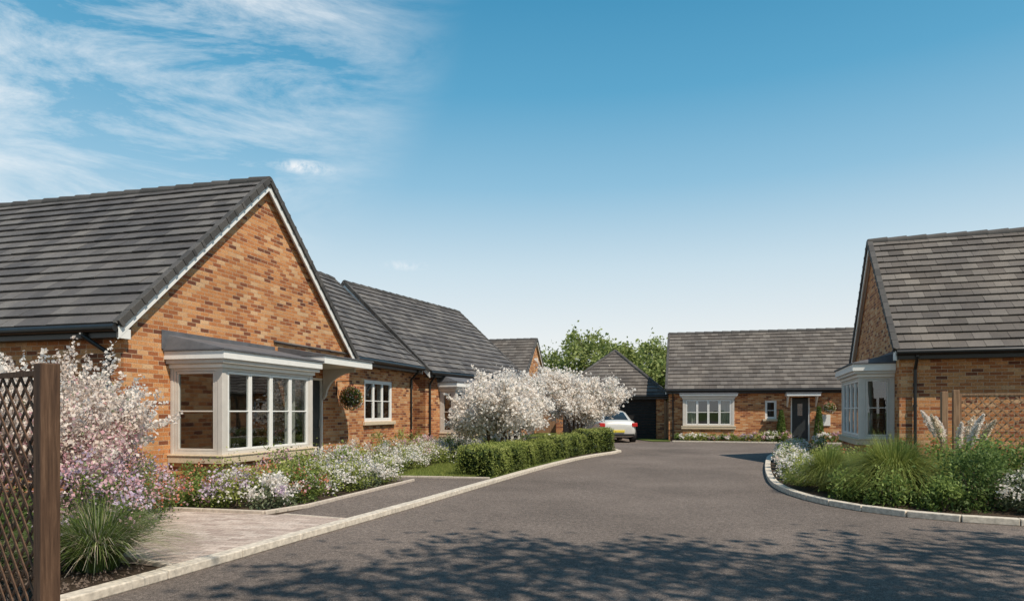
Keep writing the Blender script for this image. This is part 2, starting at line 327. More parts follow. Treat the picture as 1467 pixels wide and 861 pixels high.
for z0,z1 in ((.3,.9),(1.05,1.95)):
    for a,b_ in ((dy0+.16,dy0+.46),(dy1-.46,dy1-.16)): D.box(-.075,-.06,a,b_,z0,z1)
D.box(-.06,-.02,dy1-.17,dy1-.14,1.0,1.2,1)
B['frame'].box(-.13,-.02,dy0,dy0+.055,.12,2.2); B['frame'].box(-.13,-.02,dy1-.055,dy1,.12,2.2); B['frame'].box(-.13,-.02,dy0+.055,dy1-.055,2.145,2.2)
B['stone'].box(.003,.55,dy0-.1,dy1+.1,.02,.12)
downpipe(B,-.55,-3.70,-.2,2.75,dx=.3)
emit(B,e1,M_tile)

# ============================================================ house 2
a2=math.radians(79.5); e2=empty('brick_house',(-10.65,29.85,0),a2); B=newB()
shell(B,I,7.9,6.7,2.75,6.0,oh=.25,op_m=[(-6.9,-4.3,.6,2.2),(-3.0,-2.0,.1,2.2),(-1.6,-.6,1.1,2.2)])
bay(B,T(0,-3.35,0,-math.pi/2),-7.0,-4.2,.65,.65,2.1,2.4)
setM(B,I); win(B,(-1.6,-3.3,1.1),(1,0,0),(0,-1,0),1.0,1.1,2); B['door'].box(-2.95,-2.05,-3.3,-3.25,.1,2.2); downpipe(B,-7.7,-3.40,-.2,2.75)
emit(B,e2,M_tile)
# ============================================================ house 3 (behind)
e3=empty('brick_house',(-9.85,42.4,0)); B=newB()
shell(B,I,11,7.0,2.75,6.0,op_g=[(-1,1,.9,2.1)]); win(B,(-.06,-1,.9),(0,1,0),(1,0,0),2,1.2,3); emit(B,e3,M_tileb)
# ============================================================ house 4 (end of street)
e4=empty('brick_house',(11,36.5,0)); B=newB(); X=lambda x:x-11
shell(B,I,12.2,6.8,2.42,5.42,oh=.28,op_m=[(X(-.4),X(1.6),.75,1.95),(X(3.1),X(3.6),1.05,1.9),(X(4.2),X(5.0),.05,2.02),(X(6.6),X(8.4),.8,2.0)])
bay(B,T(0,-3.4,0,-math.pi/2),X(-.55),X(1.75),.35,.72,1.98,2.2,rise=.06,nf=4)
setM(B,I)
win(B,(X(3.1),-3.33,1.05),(1,0,0),(0,-1,0),.5,.85,1); B['stone'].box(X(3.0),X(3.7),-3.47,-3.402,.95,1.05)
win(B,(X(6.6),-3.33,.8),(1,0,0),(0,-1,0),1.8,1.2,3)
D=B['door']; D.box(X(4.26),X(4.94),-3.3,-3.25,.08,1.97)
D.box(X(4.5),X(4.7),-3.31,-3.301,1.2,1.75,1)
B['frame'].box(X(4.2),X(4.255),-3.38,-3.25,.05,2.02); B['frame'].box(X(4.945),X(5.0),-3.38,-3.25,.05,2.02)
B['frame'].box(X(3.95),X(5.35),-4.1,-3.402,2.08,2.2); B['lead'].box(X(3.92),X(5.38),-4.13,-3.402,2.2,2.24)
B['frame'].prism([(X(4.02),-3.402,2.07),(X(4.02),-3.95,2.07),(X(4.02),-3.402,1.6)],(.06,0,0)); B['frame'].prism([(X(5.22),-3.402,2.07),(X(5.22),-3.95,2.07),(X(5.22),-3.402,1.6)],(.06,0,0))
B['frame'].box(X(5.5),X(5.85),-3.44,-3.402,.75,1.25)
downpipe(B,X(-1.0),-3.45,-.2,2.42); downpipe(B,X(9.5),-3.45,-.2,2.42)
emit(B,e4,M_tileb)
# ============================================================ house 5 (right)
a5=math.radians(176); e5=empty('brick_house',(4.66,20.29,0),a5); B=newB()
shell(B,I,13,6.6,2.75,5.98,oh=.25,op_g=[(-.1,2.7,.65,2.2)],op_p=[(-5.3,-4.2,1.0,2.2)])
bay(B,I,-.2,2.8,.76,.76,2.2,2.5,rise=.2,nf=4,ns=1)
setM(B,I); win(B,(-4.2,3.25,1.0),(-1,0,0),(0,1,0),1.1,1.2,2); B['stone'].box(-5.4,-4.1,3.302,3.38,.9,1.0)
downpipe(B,-.3,3.36,.2,2.75)
emit(B,e5,M_tileb)
# ============================================================ garage
eg=empty('garage',(-4.3,38.2,0)); B=newB(); W=5.6; t=.2; h=W/2
wall(B['brick'],(-h,-h,0),(1,0,0),(0,1,0),W,2.25,t,[(.35,2.45,0,2.05),(3.0,5.2,0,2.05)])
wall(B['brick'],(-h,h,0),(1,0,0),(0,-1,0),W,2.25,t,[])
wall(B['brick'],(-h,-h+t,0),(0,1,0),(1,0,0),W-2*t,2.25,t,[]); wall(B['brick'],(h,-h+t,0),(0,1,0),(-1,0,0),W-2*t,2.25,t,[])
hh=h+.2; rz=4.75
for (o,e_,n_) in (((-hh,-hh,2.2),(1,0,0),(0,1,0)),((hh,-hh,2.2),(0,1,0),(-1,0,0)),((hh,hh,2.2),(-1,0,0),(0,-1,0)),((-hh,hh,2.2),(0,-1,0),(1,0,0))):
    slope(B['roof'],o,e_,n_,2*hh,hh,rz-2.2,lim=lambda t_:(hh*t_,2*hh-hh*t_))
for sx_ in (-1,1):
    for sy_ in (-1,1): ridgecap(B['ridge'],(sx_*hh,sy_*hh,2.28),(0,0,rz+.06),.09)
B['gut'].cyl((-hh,-hh-.04,2.15),(hh,-hh-.04,2.15),.06); B['gut'].cyl((hh+.04,-hh,2.15),(hh+.04,hh,2.15),.06)
B['gut'].box(-hh,hh,-hh+.01,-hh+.03,2.02,2.18)
for a,b_ in ((-h+.35,-h+2.45),(-h+3.0,-h+5.2)):
    for i in range(14): B['door'].box(a+.03,b_-.03,-h+.08+(i%2)*.008,-h+.12,i*.145+.01,(i+1)*.145,2)
emit(B,eg,M_tileb)

# ============================================================ ground
def sheet(name,pts,z,mat,parent=None):
    me=bpy.data.meshes.new(name); me.from_pydata([(x,y,z) for x,y in pts],[],[tuple(range(len(pts)))]); me.materials.append(mat)
    if me.polygons[0].normal.z<0: me.flip_normals()
    o=bpy.data.objects.new(name,me); sc.collection.objects.link(o); return o
sheet('ground',[(-900,-900),(900,-900),(900,900),(-900,900)],-.03,M_grassg)
sheet('road',[(-30,-40),(30,-40),(30,36),(-30,36)],0,M_asph)
KL=[(-4.42,-14),(-4.42,2),(-4.38,4.03),(-4.29,4.84),(-4.2,6.6),(-4.0,9.1),(-3.83,12.5),(-3.6,16.5),(-3.22,20),(-2.8,21.8),(-2.45,23.0),(-2.55,24.0),(-3.2,24.7),(-4.6,25.1),(-6.6,25.6),(-6.9,26.6),(-6.9,34)]
sheet('verge_ground',KL+[(-60,34),(-60,-14)],.05,M_soil)
KR=[(14,9.15),(6,9.45),(3.89,9.66),(3.06,9.85),(2.36,10.35),(1.88,11.1),(1.55,12.2),(1.42,13.7),(1.6,16.5),(1.9,19.5),(2.2,22),(2.7,23.4),(4.2,24.1),(14,24.2)]
sheet('planting_bed_ground',KR,.05,M_soil)
KF=[(-1.0,33.0),(-1.0,31.8),(3.9,31.5),(3.9,33.0)]; sheet('planting_bed_ground',KF,.04,M_soil)
KF2=[(5.2,33.0),(5.2,31.5),(12,31.3),(12,33.0)]; sheet('planting_bed_ground',KF2,.04,M_soil)
sheet('lawn_ground',[(-3.2,34.9),(-1.1,34.9),(-1.1,31.9),(-1.9,31.9)],.03,M_grassg)
KN=[(30,5.0),(6.6,5.0),(5.2,4.6),(4.4,3.4),(4.2,1.5),(4.2,-14),(30,-14)]; sheet('grass_verge_ground',KN,.06,M_grassg)
sheet('block_paving_driveway',[(-4.36,4.9),(-4.98,4.95),(-7.35,7.55),(-7.3,7.75),(-5.25,7.75),(-5.2,7.9),(-4.2,7.75),(-4.3,6.6)],.056,M_paver)
sheet('footpath',[(-5.2,7.905),(-4.2,7.755),(-4.08,9.1),(-3.93,12.0),(-3.9,13.0),(-5.2,12.75),(-9,12.75),(-9,12.2),(-5.25,12.2)],.056,M_asph)
sheet('lawn_ground',[(-6.3,12.85),(-3.95,13.05),(-3.75,16.5),(-3.5,19),(-6.3,19)],.056,M_grassg)
def smoothpts(pts,k=2):
    for _ in range(k):
        q=[pts[0]]
        for a,b in zip(pts,pts[1:]):
            q+= [(a[0]*.75+b[0]*.25,a[1]*.75+b[1]*.25),(a[0]*.25+b[0]*.75,a[1]*.25+b[1]*.75)]
        pts=q+[pts[-1]]
    return pts
def kerb(name,pts,w,h,step,mat,z0=0,sm=True):
    if sm: pts=smoothpts(pts)
    P=[V(p) for p in pts]; S=[0]
    for a,b in zip(P,P[1:]): S.append(S[-1]+(b-a).length)
    n=max(1,round(S[-1]/step)); R=[]
    for i in range(n+1):
        s=S[-1]*i/n; j=max(0,min(len(P)-2,int(np.searchsorted(S,s))-1)); t=(s-S[j])/max(1e-6,S[j+1]-S[j]); R.append(P[j]+(P[j+1]-P[j])*t)
    mb=MB()
    for a,b in zip(R,R[1:]):
        d=(b-a); L=d.length; d/=L; nn=V((-d.y,d.x)); a=a+d*.002; hz=h+random.uniform(-.002,.002)
        mb.para((a.x-nn.x*w/2,a.y-nn.y*w/2,z0),(d.x*(L-.004),d.y*(L-.004),0),(nn.x*w,nn.y*w,0),(0,0,hz))
    return mb.obj(name,[mat],bevel=.010)
kerb('kerb',KL,.15,.075,.9,M_kerb); kerb('kerb',KR,.13,.085,.6,M_kerb); kerb('kerb',KF[1:3],.12,.07,.6,M_kerb,sm=False); kerb('kerb',KF2[1:3],.12,.07,.6,M_kerb,sm=False); kerb('kerb',KN,.14,.1,.6,M_kerb)
kerb('path_edging',[(-7.3,7.72),(-5.25,7.78),(-5.25,12.2)],.06,.1,.9,M_edge,sm=False)
kerb('path_edging',[(-6.2,12.8),(-3.95,12.98)],.06,.09,.9,M_edge,sm=False)
kerb('path_edging',[(-5.2,7.83),(-4.28,7.69)],.05,.064,.9,M_edge,sm=False)
kerb('path_edging',[(-4.36,4.9),(-4.98,4.95),(-7.35,7.6)],.06,.09,.9,M_edge,sm=False)

# ============================================================ vegetation
def rv(n):
    a=rng.normal(size=(n,3)); return a/np.linalg.norm(a,axis=1,keepdims=True)
class Veg:
    def __init__(s): s.q=[]; s.m=[]; s.r=[]
    def quads(s,q,mi,r=None):
        q=np.asarray(q,float).reshape(-1,4,3); s.q.append(q); s.m.append(np.full(len(q),mi)); s.r.append(rng.random(len(q)) if r is None else np.asarray(r))
    def leaves(s,c,size,mi,asp=.55,shade=None,up=0):
        n=len(c)
        if n==0: return
        a=rv(n); b=np.cross(a,rv(n)); b/=np.linalg.norm(b,axis=1,keepdims=True)+1e-9
        L=size*(.6+.8*rng.random((n,1))); a=a*L*.5; b=b*L*.5*asp
        r=np.clip((rng.random(n)*.7+.15) if shade is None else shade+rng.normal(size=n)*.16,0,1)
        s.quads(np.stack([c-a,c-b*1.0+a*.1,c+a,c+b*1.0+a*.1],1),mi,r)
    def tube(s,pts,rad,mi=BARK,n=6):
        pts=[V(p) for p in pts]; rings=[]
        for i,p in enumerate(pts):
            d=(pts[min(i+1,len(pts)-1)]-pts[max(i-1,0)]).normalized(); a=d.cross(V((.3,.9,.31))).normalized(); b=d.cross(a)
            rings.append([p+(a*math.cos(2*math.pi*k/n)+b*math.sin(2*math.pi*k/n))*rad[i] for k in range(n)])
        q=[]
        for A,Bq in zip(rings,rings[1:]):
            for k in range(n): q.append([A[k],A[(k+1)%n],Bq[(k+1)%n],Bq[k]])
        s.quads(np.array([[list(p) for p in f] for f in q]),mi)
    def limb(s,p0,p1,r0,r1,bend=.15,seg=5,n=6):
        p0,p1=V(p0),V(p1); L=(p1-p0).length; off=V(rng.normal(size=3))*L*bend; off.z=abs(off.z)*.7
        pts=[];rad=[]
        for i in range(seg+1):
            t=i/seg; pts.append(p0.lerp(p1,t)+off*math.sin(math.pi*t)*.6+V(rng.normal(size=3))*L*.012*(0<i<seg)); rad.append(r0+(r1-r0)*t)
        s.tube(pts,rad,BARK,n); return pts
    def blades(s,base,n,h,spread,w,mi,droop=.5,seg=4,rb=.1):
        base=np.asarray(base,float)
        ang=rng.random(n)*2*np.pi; out=np.stack([np.cos(ang),np.sin(ang),0*ang],1); side=np.stack([-np.sin(ang),np.cos(ang),0*ang],1)
        b0=base+out*(rb*np.sqrt(rng.random((n,1)))); H=h*(.6+.5*rng.random((n,1))); S=spread*(.15+rng.random((n,1))); ww=w*(.7+.6*rng.random((n,1)))
        P=[]
        for i in range(seg+1):
            t=i/seg; P.append(b0+out*S*(t**1.8)+np.array([0,0,1])*H*(t-droop*(S/spread)*t**3))
        rr=rng.random(n)
        for i in range(seg):
            w0=ww*(1-i/seg)*.5+.0005; w1=ww*(1-(i+1)/seg)*.5+.0005
            s.quads(np.stack([P[i]-side*w0,P[i]+side*w0,P[i+1]+side*w1,P[i+1]-side*w1],1),mi,rr)
    def build(s,name,loc=(0,0,0)):
        q=np.concatenate(s.q); n=len(q); m=np.concatenate(s.m); r=np.repeat(np.concatenate(s.r),4)
        used=sorted(set(m.tolist())); mp={u:i for i,u in enumerate(used)}; m=np.vectorize(mp.get)(m)
        me=bpy.data.meshes.new(name); me.vertices.add(n*4); me.vertices.foreach_set('co',q.reshape(-1)-np.tile(np.array(loc),n*4))
        me.loops.add(n*4); me.loops.foreach_set('vertex_index',np.arange(n*4,dtype=np.int32)); me.polygons.add(n); me.polygons.foreach_set('loop_start',np.arange(0,n*4,4,dtype=np.int32))
        for u in used: me.materials.append(LM[u])
        me.polygons.foreach_set('material_index',m.astype(np.int32)); me.update(calc_edges=True)
        at=me.attributes.new('rnd','FLOAT','POINT'); at.data.foreach_set('value',r.astype(np.float32))
        o=bpy.data.objects.new(name,me); o.location=loc; sc.collection.objects.link(o); return o
def clumps(c,R,n,per,cr,inner=.35,hemi=False):
    d=rv(n)
    if hemi: d[:,2]=np.abs(d[:,2])
    rad=(inner+(1-inner)*rng.random((n,1))**.6); cc=np.array(c)+d*rad*np.array(R)
    k=rng.uniform(.55,1.3,(n,1)); pts=cc[:,None,:]+rng.normal(size=(n,per,3))*cr*.5*k[:,None,:]
    sh=np.repeat(rng.random(n),per)
    return cc,pts.reshape(-1,3),sh
def shrub(x,y,r,h,leaf=MID,fl=None,flden=.4,ls=.045,fs=.035,dens=1.0,name='flowering_shrub',z=.05):
    v=Veg(); n=int(26*dens*max(1,r/.4)); per=int(60*dens*max(1,(r/.4)))
    cc,p,sh=clumps((x,y,z+h*.35),(r*.9,r*.9,h*.62),n,per,r*.36,.3)
    k=p[:,2]>z; p=p[k]; sh=sh[k]; tone=random.uniform(-.1,.1)
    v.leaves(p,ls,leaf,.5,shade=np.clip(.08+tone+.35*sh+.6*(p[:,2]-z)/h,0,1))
    if fl is not None:
        for f,wt in (fl if isinstance(fl,(list,tuple)) else [(fl,1)]):
            m=int(len(p)*flden*wt); nc=max(4,int(n*.9*wt)); d=rv(nc); d[:,2]=np.abs(d[:,2])*.9
            c2=np.array((x,y,z+h*.36))+d*np.array((r*1.0,r*1.0,h*.66))*rng.uniform(.85,1.05,(nc,1))
            pp=(c2[:,None,:]+rng.normal(size=(nc,max(3,m//nc),3))*r*.11).reshape(-1,3); v.leaves(pp,fs,f,.9)
    for _ in range(4): v.limb((x,y,z-.03),(x+random.uniform(-.5,.5)*r,y+random.uniform(-.5,.5)*r,z+h*.6),.012,.005,seg=2,n=4)
    return v.build(name,(x,y,0))
bed=[(-7.25,8.15,.40,.5,YEL,[(RED,1)],.2),(-6.75,8.2,.38,.42,MID,[(RED,.3),(PINK,.5)],.25),(-6.25,8.25,.44,.55,YEL,[(LILAC,.7),(WHITE,.4)],.4),(-5.72,8.25,.42,.48,GREY,[(WHITE,.9),(LILAC,.2)],.8),
 (-6.6,8.8,.45,.66,YEL,None,0),(-6.0,8.9,.45,.66,YEL,[(RED,.4)],.12),(-5.65,9.0,.38,.50,MID,[(RED,.6),(PINK,.4)],.25),(-5.75,9.7,.42,.52,YEL,[(WHITE,1)],.35),(-6.5,9.6,.48,.72,MID,[(PINK,1)],.2),
 (-5.7,10.4,.42,.54,YEL,[(WHITE,1)],.25),(-6.3,10.4,.48,.68,YEL,[(WHITE,.5)],.4),(-5.7,11.0,.40,.5,GREY,[(WHITE,1)],.8),(-6.2,11.2,.44,.64,MID,[(LILAC,1)],.25),(-5.75,11.7,.42,.5,YEL,[(WHITE,1)],.8),(-6.4,11.9,.45,.66,YEL,[(WHITE,.6)],.4),
 (-7.2,8.75,.42,.6,MID,[(RED,.5)],.15),(-7.9,8.2,.42,.7,MID,[(PINK,1)],.4),(-8.5,8.1,.45,.8,MID,[(PINK,.6)],.4),(-7.0,10.6,.35,.5,MID,None,0),(-7.1,11.6,.35,.5,MID,[(PINK,1)],.2)]
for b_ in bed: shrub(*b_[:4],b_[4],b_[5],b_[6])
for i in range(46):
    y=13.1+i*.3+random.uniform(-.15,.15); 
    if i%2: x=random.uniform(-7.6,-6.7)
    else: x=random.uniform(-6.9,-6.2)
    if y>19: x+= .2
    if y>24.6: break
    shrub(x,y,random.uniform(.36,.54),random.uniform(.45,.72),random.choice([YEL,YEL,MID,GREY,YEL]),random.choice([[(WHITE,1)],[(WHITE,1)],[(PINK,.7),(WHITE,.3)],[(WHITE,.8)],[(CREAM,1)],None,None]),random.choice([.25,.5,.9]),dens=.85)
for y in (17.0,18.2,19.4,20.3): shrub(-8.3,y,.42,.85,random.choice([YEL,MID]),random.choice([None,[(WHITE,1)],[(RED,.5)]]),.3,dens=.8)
v=Veg(); 
p=np.stack([-8.55+rng.normal(size=2600)*.07,13.45+rng.normal(size=2600)*.12,.1+rng.random(2600)*1.6],1); v.leaves(p,.05,MID); v.limb((-8.6,13.45,.05),(-8.6,13.4,1.6),.02,.008); v.build('climbing_plant',(-8.6,13.45,0))
v=Veg(); N=26000
x=rng.uniform(-6.2,-4.3,N); y=rng.uniform(12.95,18.5,N); b0=np.stack([x,y,np.full(N,.056)],1); h=rng.uniform(.03,.075,(N,1)); a=rv(N)*.02; s_=rv(N); s_[:,2]=0; s_*=.004
tp=b0+a+np.array([0,0,1])*h; v.quads(np.stack([b0-s_,b0+s_,tp+s_*.1,tp-s_*.1],1),YEL); v.build('lawn_grass')
def hedge(name,path,w,h,dens=1500,ls=.04):
    v=Veg(); path=[V(p) for p in path]; mb=MB()
    for a,b in zip(path,path[1:]):
        d=b-a; L=d.length; d/=L; nn=V((-d.y,d.x)); 
        N=int(dens*L*(2*h+w)); 
        s_=rng.random(N)*L; f=rng.random(N)*(2*h+w); off=np.where(f<h,-w/2,np.where(f<h+w,f-h-w/2,w/2)); z=np.where(f<h,f,np.where(f<h+w,h,2*h+w-f))
        wob=.035*np.sin(s_*5.1+off*3)+.03*np.sin(s_*11.3+z*9)
        off2=off+np.sign(off)*wob*(np.abs(off)>w/2-.01)-np.sign(off)*.05*np.clip((z-h*.8)/(h*.2),0,1)*(np.abs(off)>w/2-.01); z2=z+wob*(z>h-.01)-.05*(np.abs(off)/(w/2))**4*(z>h-.01)
        p=np.stack([a.x+d.x*s_+nn.x*off2,a.y+d.y*s_+nn.y*off2,.06+z2],1)+rng.normal(size=(N,3))*.022
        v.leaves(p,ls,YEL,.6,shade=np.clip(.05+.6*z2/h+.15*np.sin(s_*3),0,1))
    for a,b in ((path[0],path[1]),(path[-1],path[-2])):
        d=(b-a).normalized(); nn=V((-d.y,d.x)); N=int(dens*w*h); o_=rng.uniform(-w/2,w/2,N); z=rng.uniform(0,h,N)
        p=np.stack([a.x+nn.x*o_,a.y+nn.y*o_,.06+z],1)+rng.normal(size=(N,3))*.025; v.leaves(p,ls,YEL,.6,shade=.05+.6*z/h)
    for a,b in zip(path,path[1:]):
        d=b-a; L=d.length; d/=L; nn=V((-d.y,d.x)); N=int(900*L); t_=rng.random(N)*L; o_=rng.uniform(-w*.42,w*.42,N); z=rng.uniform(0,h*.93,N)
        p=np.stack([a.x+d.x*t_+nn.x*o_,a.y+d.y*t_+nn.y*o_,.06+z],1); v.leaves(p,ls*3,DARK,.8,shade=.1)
    return v.build(name,(path[0].x,path[0].y,0))
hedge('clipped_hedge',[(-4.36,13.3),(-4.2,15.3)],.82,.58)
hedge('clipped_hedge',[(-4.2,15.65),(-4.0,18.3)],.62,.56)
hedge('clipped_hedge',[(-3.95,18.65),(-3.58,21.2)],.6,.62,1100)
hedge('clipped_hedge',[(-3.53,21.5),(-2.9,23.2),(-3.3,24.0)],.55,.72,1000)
def blossom(x,y,r,zc,rz,name='blossom_tree',n=130,per=170,fl=WHITE,ls=.045,leafmix=.10,trunk=.05,stems=4,z0=.05,cr=.30,lobes=7,spike=.5,slen=(.1,.32),fl2=None):
    v=Veg(); C_=[];P_=[]
    L_=[(x,y,zc,r*.72,rz*.78)]
    for i in range(lobes):
        a=2*math.pi*i/lobes+random.uniform(-.3,.3); q=random.uniform(.45,.74); hz=random.uniform(-.5,.6); s_=random.uniform(.32,.52)
        L_.append((x+math.cos(a)*r*q,y+math.sin(a)*r*q,zc+hz*rz,r*s_,rz*s_*1.05))
    tot=sum(l[3]**2 for l in L_)
    for (lx,ly,lz,lr,lrz) in L_:
        k=max(6,int(n*lr**2/tot)); cc,p,sh=clumps((lx,ly,lz),(lr,lr,lrz),k,per,r*cr,.45); C_.append(cc);P_.append(p)
    cc=np.concatenate(C_); p=np.concatenate(P_); p=p[p[:,2]>z0+.15]
    if fl2 is not None:
        w_=np.clip(1-(p[:,2]-(zc-rz))/(1.5*rz),.05,.8); kk=rng.random(len(p))<w_; v.leaves(p[kk],ls,fl2,.9); v.leaves(p[~kk],ls,fl,.9)
    else: v.leaves(p,ls,fl,.9)
    k=rng.random(len(p))<leafmix; v.leaves(p[k]+rng.normal(size=(k.sum(),3))*.03,ls*.9,GREY,.5)
    v2=rng.random(len(p))<.12; v.leaves(p[v2]+rng.normal(size=(v2.sum(),3))*.05,ls,CREAM,.8)
    ns=int(n*spike)
    for i in range(ns):
        c=cc[random.randrange(len(cc))]; d=c-np.array((x,y,zc-rz*.6)); d/=np.linalg.norm(d); d=d+rng.normal(size=3)*.2; ll=random.uniform(*slen); q=c+d*r*ll
        m_=int(30+90*ll); v.limb(tuple(c),tuple(q),.005,.002,.1,2,3); t=rng.random((m_,1)); v.leaves(c+(q-c)*t+rng.normal(size=(m_,3))*.022,ls,fl,.85)
    forks=[]
    for i in range(stems):
        a=2*math.pi*i/stems+random.random(); tip=(x+math.cos(a)*r*.35,y+math.sin(a)*r*.35,zc-rz*.25)
        pts=v.limb((x+math.cos(a)*.04,y+math.sin(a)*.04,z0-.03),tip,trunk,trunk*.5,.08,6,7); forks+=[pts[3],pts[4],pts[6],pts[5]]
    for c in cc[rng.permutation(len(cc))[:int(n*.6)]]:
        f=min(forks,key=lambda q:(q-V(c)).length+random.random()*.3); v.limb(f,c,trunk*.28,.004,.12,4,4)
    return v.build(name,(x,y,0))
blossom(-5.0,17.2,1.30,1.6,.84,n=140,per=215,ls=.068,cr=.19,leafmix=.06,lobes=9)
blossom(-4.1,23.9,1.5,1.85,.98,n=140,per=200,ls=.08,cr=.19,leafmix=.06,lobes=9)
blossom(-5.5,20.6,1.0,1.5,.75,n=90,per=160,ls=.075,cr=.2,leafmix=.06)
# looser, wispy blossom shrubs in the left foreground
blossom(-6.35,5.65,.85,1.15,.8,'blossom_shrub',n=110,per=120,fl=CREAM,ls=.038,leafmix=.14,trunk=.018,stems=7,cr=.19,spike=1.1,slen=(.25,.6),fl2=PINK)
blossom(-7.6,6.65,.9,1.25,.82,'blossom_shrub',n=110,per=120,fl=WHITE,ls=.042,leafmix=.12,trunk=.018,stems=6,cr=.19,spike=1.1,slen=(.25,.6),fl2=CREAM)
blossom(-7.2,4.95,.85,1.45,.8,'blossom_shrub',n=110,per=120,fl=WHITE,ls=.04,leafmix=.12,trunk=.018,stems=6,cr=.19,spike=1.1,slen=(.25,.6),fl2=CREAM)
shrub(-6.15,6.15,.5,.95,GREY,[(PINK,.6),(LILAC,.4)],.6,ls=.035,fs=.03,name='pink_flowering_shrub')
shrub(-5.25,4.95,.42,.98,MID,[(PINK,.5),(LILAC,.4)],.5,ls=.035,fs=.03,name='pink_flowering_shrub')
shrub(-5.65,5.35,.42,.95,GREY,[(PINK,.6),(LILAC,.4)],.6,ls=.035,fs=.03,name='pink_flowering_shrub')
shrub(-6.6,6.8,.5,.75,MID,[(RED,.4),(PINK,.6)],.4,ls=.035,fs=.03,name='pink_flowering_shrub')
shrub(-5.9,4.6,.5,.7,DARK,None,0,ls=.04,name='leafy_shrub'); shrub(-6.7,5.0,.55,.8,DARK,None,0,name='leafy_shrub'); shrub(-7.0,7.4,.45,.6,MID,[(RED,.5)],.3,name='flowering_shrub')
v=Veg(); v.blades((-4.95,4.72,.05),1500,.68,.75,.008,MID,.6,5,.16); v.blades((-4.95,4.72,.05),500,.66,.75,.008,GREY,.6,5,.16); v.blades((-4.95,4.72,.05),350,.62,.7,.008,STRAW,.6,5,.14); v.build('ornamental_grass',(-4.95,4.72,0))
v=Veg(); v.blades((-5.55,5.15,.05),900,.6,.6,.008,MID,.6,5,.12); v.build('ornamental_grass',(-5.55,5.15,0))
mb=MB()
for i in range(900):
    x=random.uniform(-6,-4.52); y=random.uniform(3.2,4.85); r_=random.uniform(.008,.022)
    mb.add([(x+r_,y,.055),(x,y+r_*.8,.055),(x-r_,y,.055),(x,y-r_*.8,.055),(x,y,.055+r_)],[(0,1,4),(1,2,4),(2,3,4),(3,0,4)])
mb.obj('bark_mulch',[simple('mulch',(.15,.11,.085),.9,40,.5)])
def grassmound(x,y,h,sp,n,mi,mi2=None,w=.009,droop=.7):
    v=Veg(); v.blades((x,y,.05),n,h,sp,w,mi,droop,5,sp*.22)
    if mi2 is not None: v.blades((x,y,.05),n//3,h*1.02,sp*.9,w,mi2,droop,5,sp*.2)
    return v.build('ornamental_grass',(x,y,0))
grassmound(3.0,11.75,1.12,1.0,4600,YEL,MID,.013)
grassmound(2.2,12.6,.9,.68,2600,YEL,MID,.011)
grassmound(2.75,13.6,.8,.65,2000,YEL,None,.010)
R=[(2.35,11.35,.42,.45,MID,None,0),(2.75,10.85,.42,.45,MID,None,0),(3.75,10.75,.62,.85,DARK,None,0),(4.35,10.55,.42,.62,GREY,[(WHITE,1)],.7),(5.0,10.5,.62,.88,MID,None,0),(5.85,10.25,.55,.75,MID,None,0),(6.6,10.1,.6,.8,DARK,None,0),
 (3.3,10.55,.4,.42,MID,None,0),(4.5,10.1,.4,.45,YEL,None,0),(5.4,9.95,.36,.42,YEL,None,0),
 (4.4,11.6,.7,1.0,MID,None,0),(5.6,11.5,.7,1.02,YEL,None,0),(6.6,11.4,.65,1.0,MID,None,0),(3.9,12.4,.6,.9,MID,None,0),(5.4,12.6,.6,.95,DARK,None,0),(6.6,12.5,.6,.95,MID,None,0),(3.4,13.1,.55,.8,DARK,None,0),(7.5,11.2,.6,.8,MID,None,0),
 (1.95,13.4,.38,.5,YEL,[(WHITE,1)],.3),(1.95,14.2,.38,.5,YEL,[(WHITE,1)],.4),(2.05,15.0,.4,.45,MID,[(WHITE,1)],.9),(2.6,14.6,.45,.6,MID,None,0),(2.1,15.9,.38,.45,YEL,[(CREAM,1)],.6),(2.2,16.9,.4,.5,MID,[(WHITE,1)],.9),(2.7,16.0,.4,.6,YEL,None,0),
 (2.3,17.9,.4,.5,YEL,[(WHITE,1)],.5),(2.45,19,.4,.5,MID,[(WHITE,1)],.8),(2.5,20.2,.4,.45,MID,[(PINK,.4),(WHITE,.5)],.6),(2.7,21.4,.4,.5,YEL,[(WHITE,1)],.6),(3.0,22.5,.4,.5,YEL,[(WHITE,1)],.5),(3.2,17.2,.4,.5,MID,None,0),(3.6,22.8,.4,.6,MID,[(WHITE,.6)],.5),(3.3,14.2,.5,.7,MID,None,0),(3.9,14.9,.5,.7,MID,None,0),(3.0,15.2,.45,.6,YEL,[(RED,.3)],.15)]
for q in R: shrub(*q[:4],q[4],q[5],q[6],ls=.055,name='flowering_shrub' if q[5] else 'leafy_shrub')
v=Veg(); v.blades((4.25,13.0,.05),900,1.0,.6,.009,YEL,.5,5,.15)
for i in range(10):
    a=random.random()*6.28; s_=random.uniform(.1,.62); h=random.uniform(1.08,1.36); tip=V((4.25+math.cos(a)*s_,13.0+math.sin(a)*s_,h)); base=V((4.25,13.0,.05)); v.limb(base,tip,.005,.003,.05,4,4)
    d=(tip-base).normalized(); dr=V((math.cos(a),math.sin(a),0)); t=rng.random(1000); c=np.array(tip)+np.outer((t-.8)*.46,np.array(d))+np.outer(np.maximum(t-.5,0)*.12,np.array(dr)); c+=rng.normal(size=(1000,3))*(.026*np.sin(np.pi*np.clip(t,.05,.98)))[:,None]; v.leaves(c,.05,STRAW if i%3==0 else CREAM,.35,shade=.8)
v.build('pampas_grass',(4.25,13.0,0))
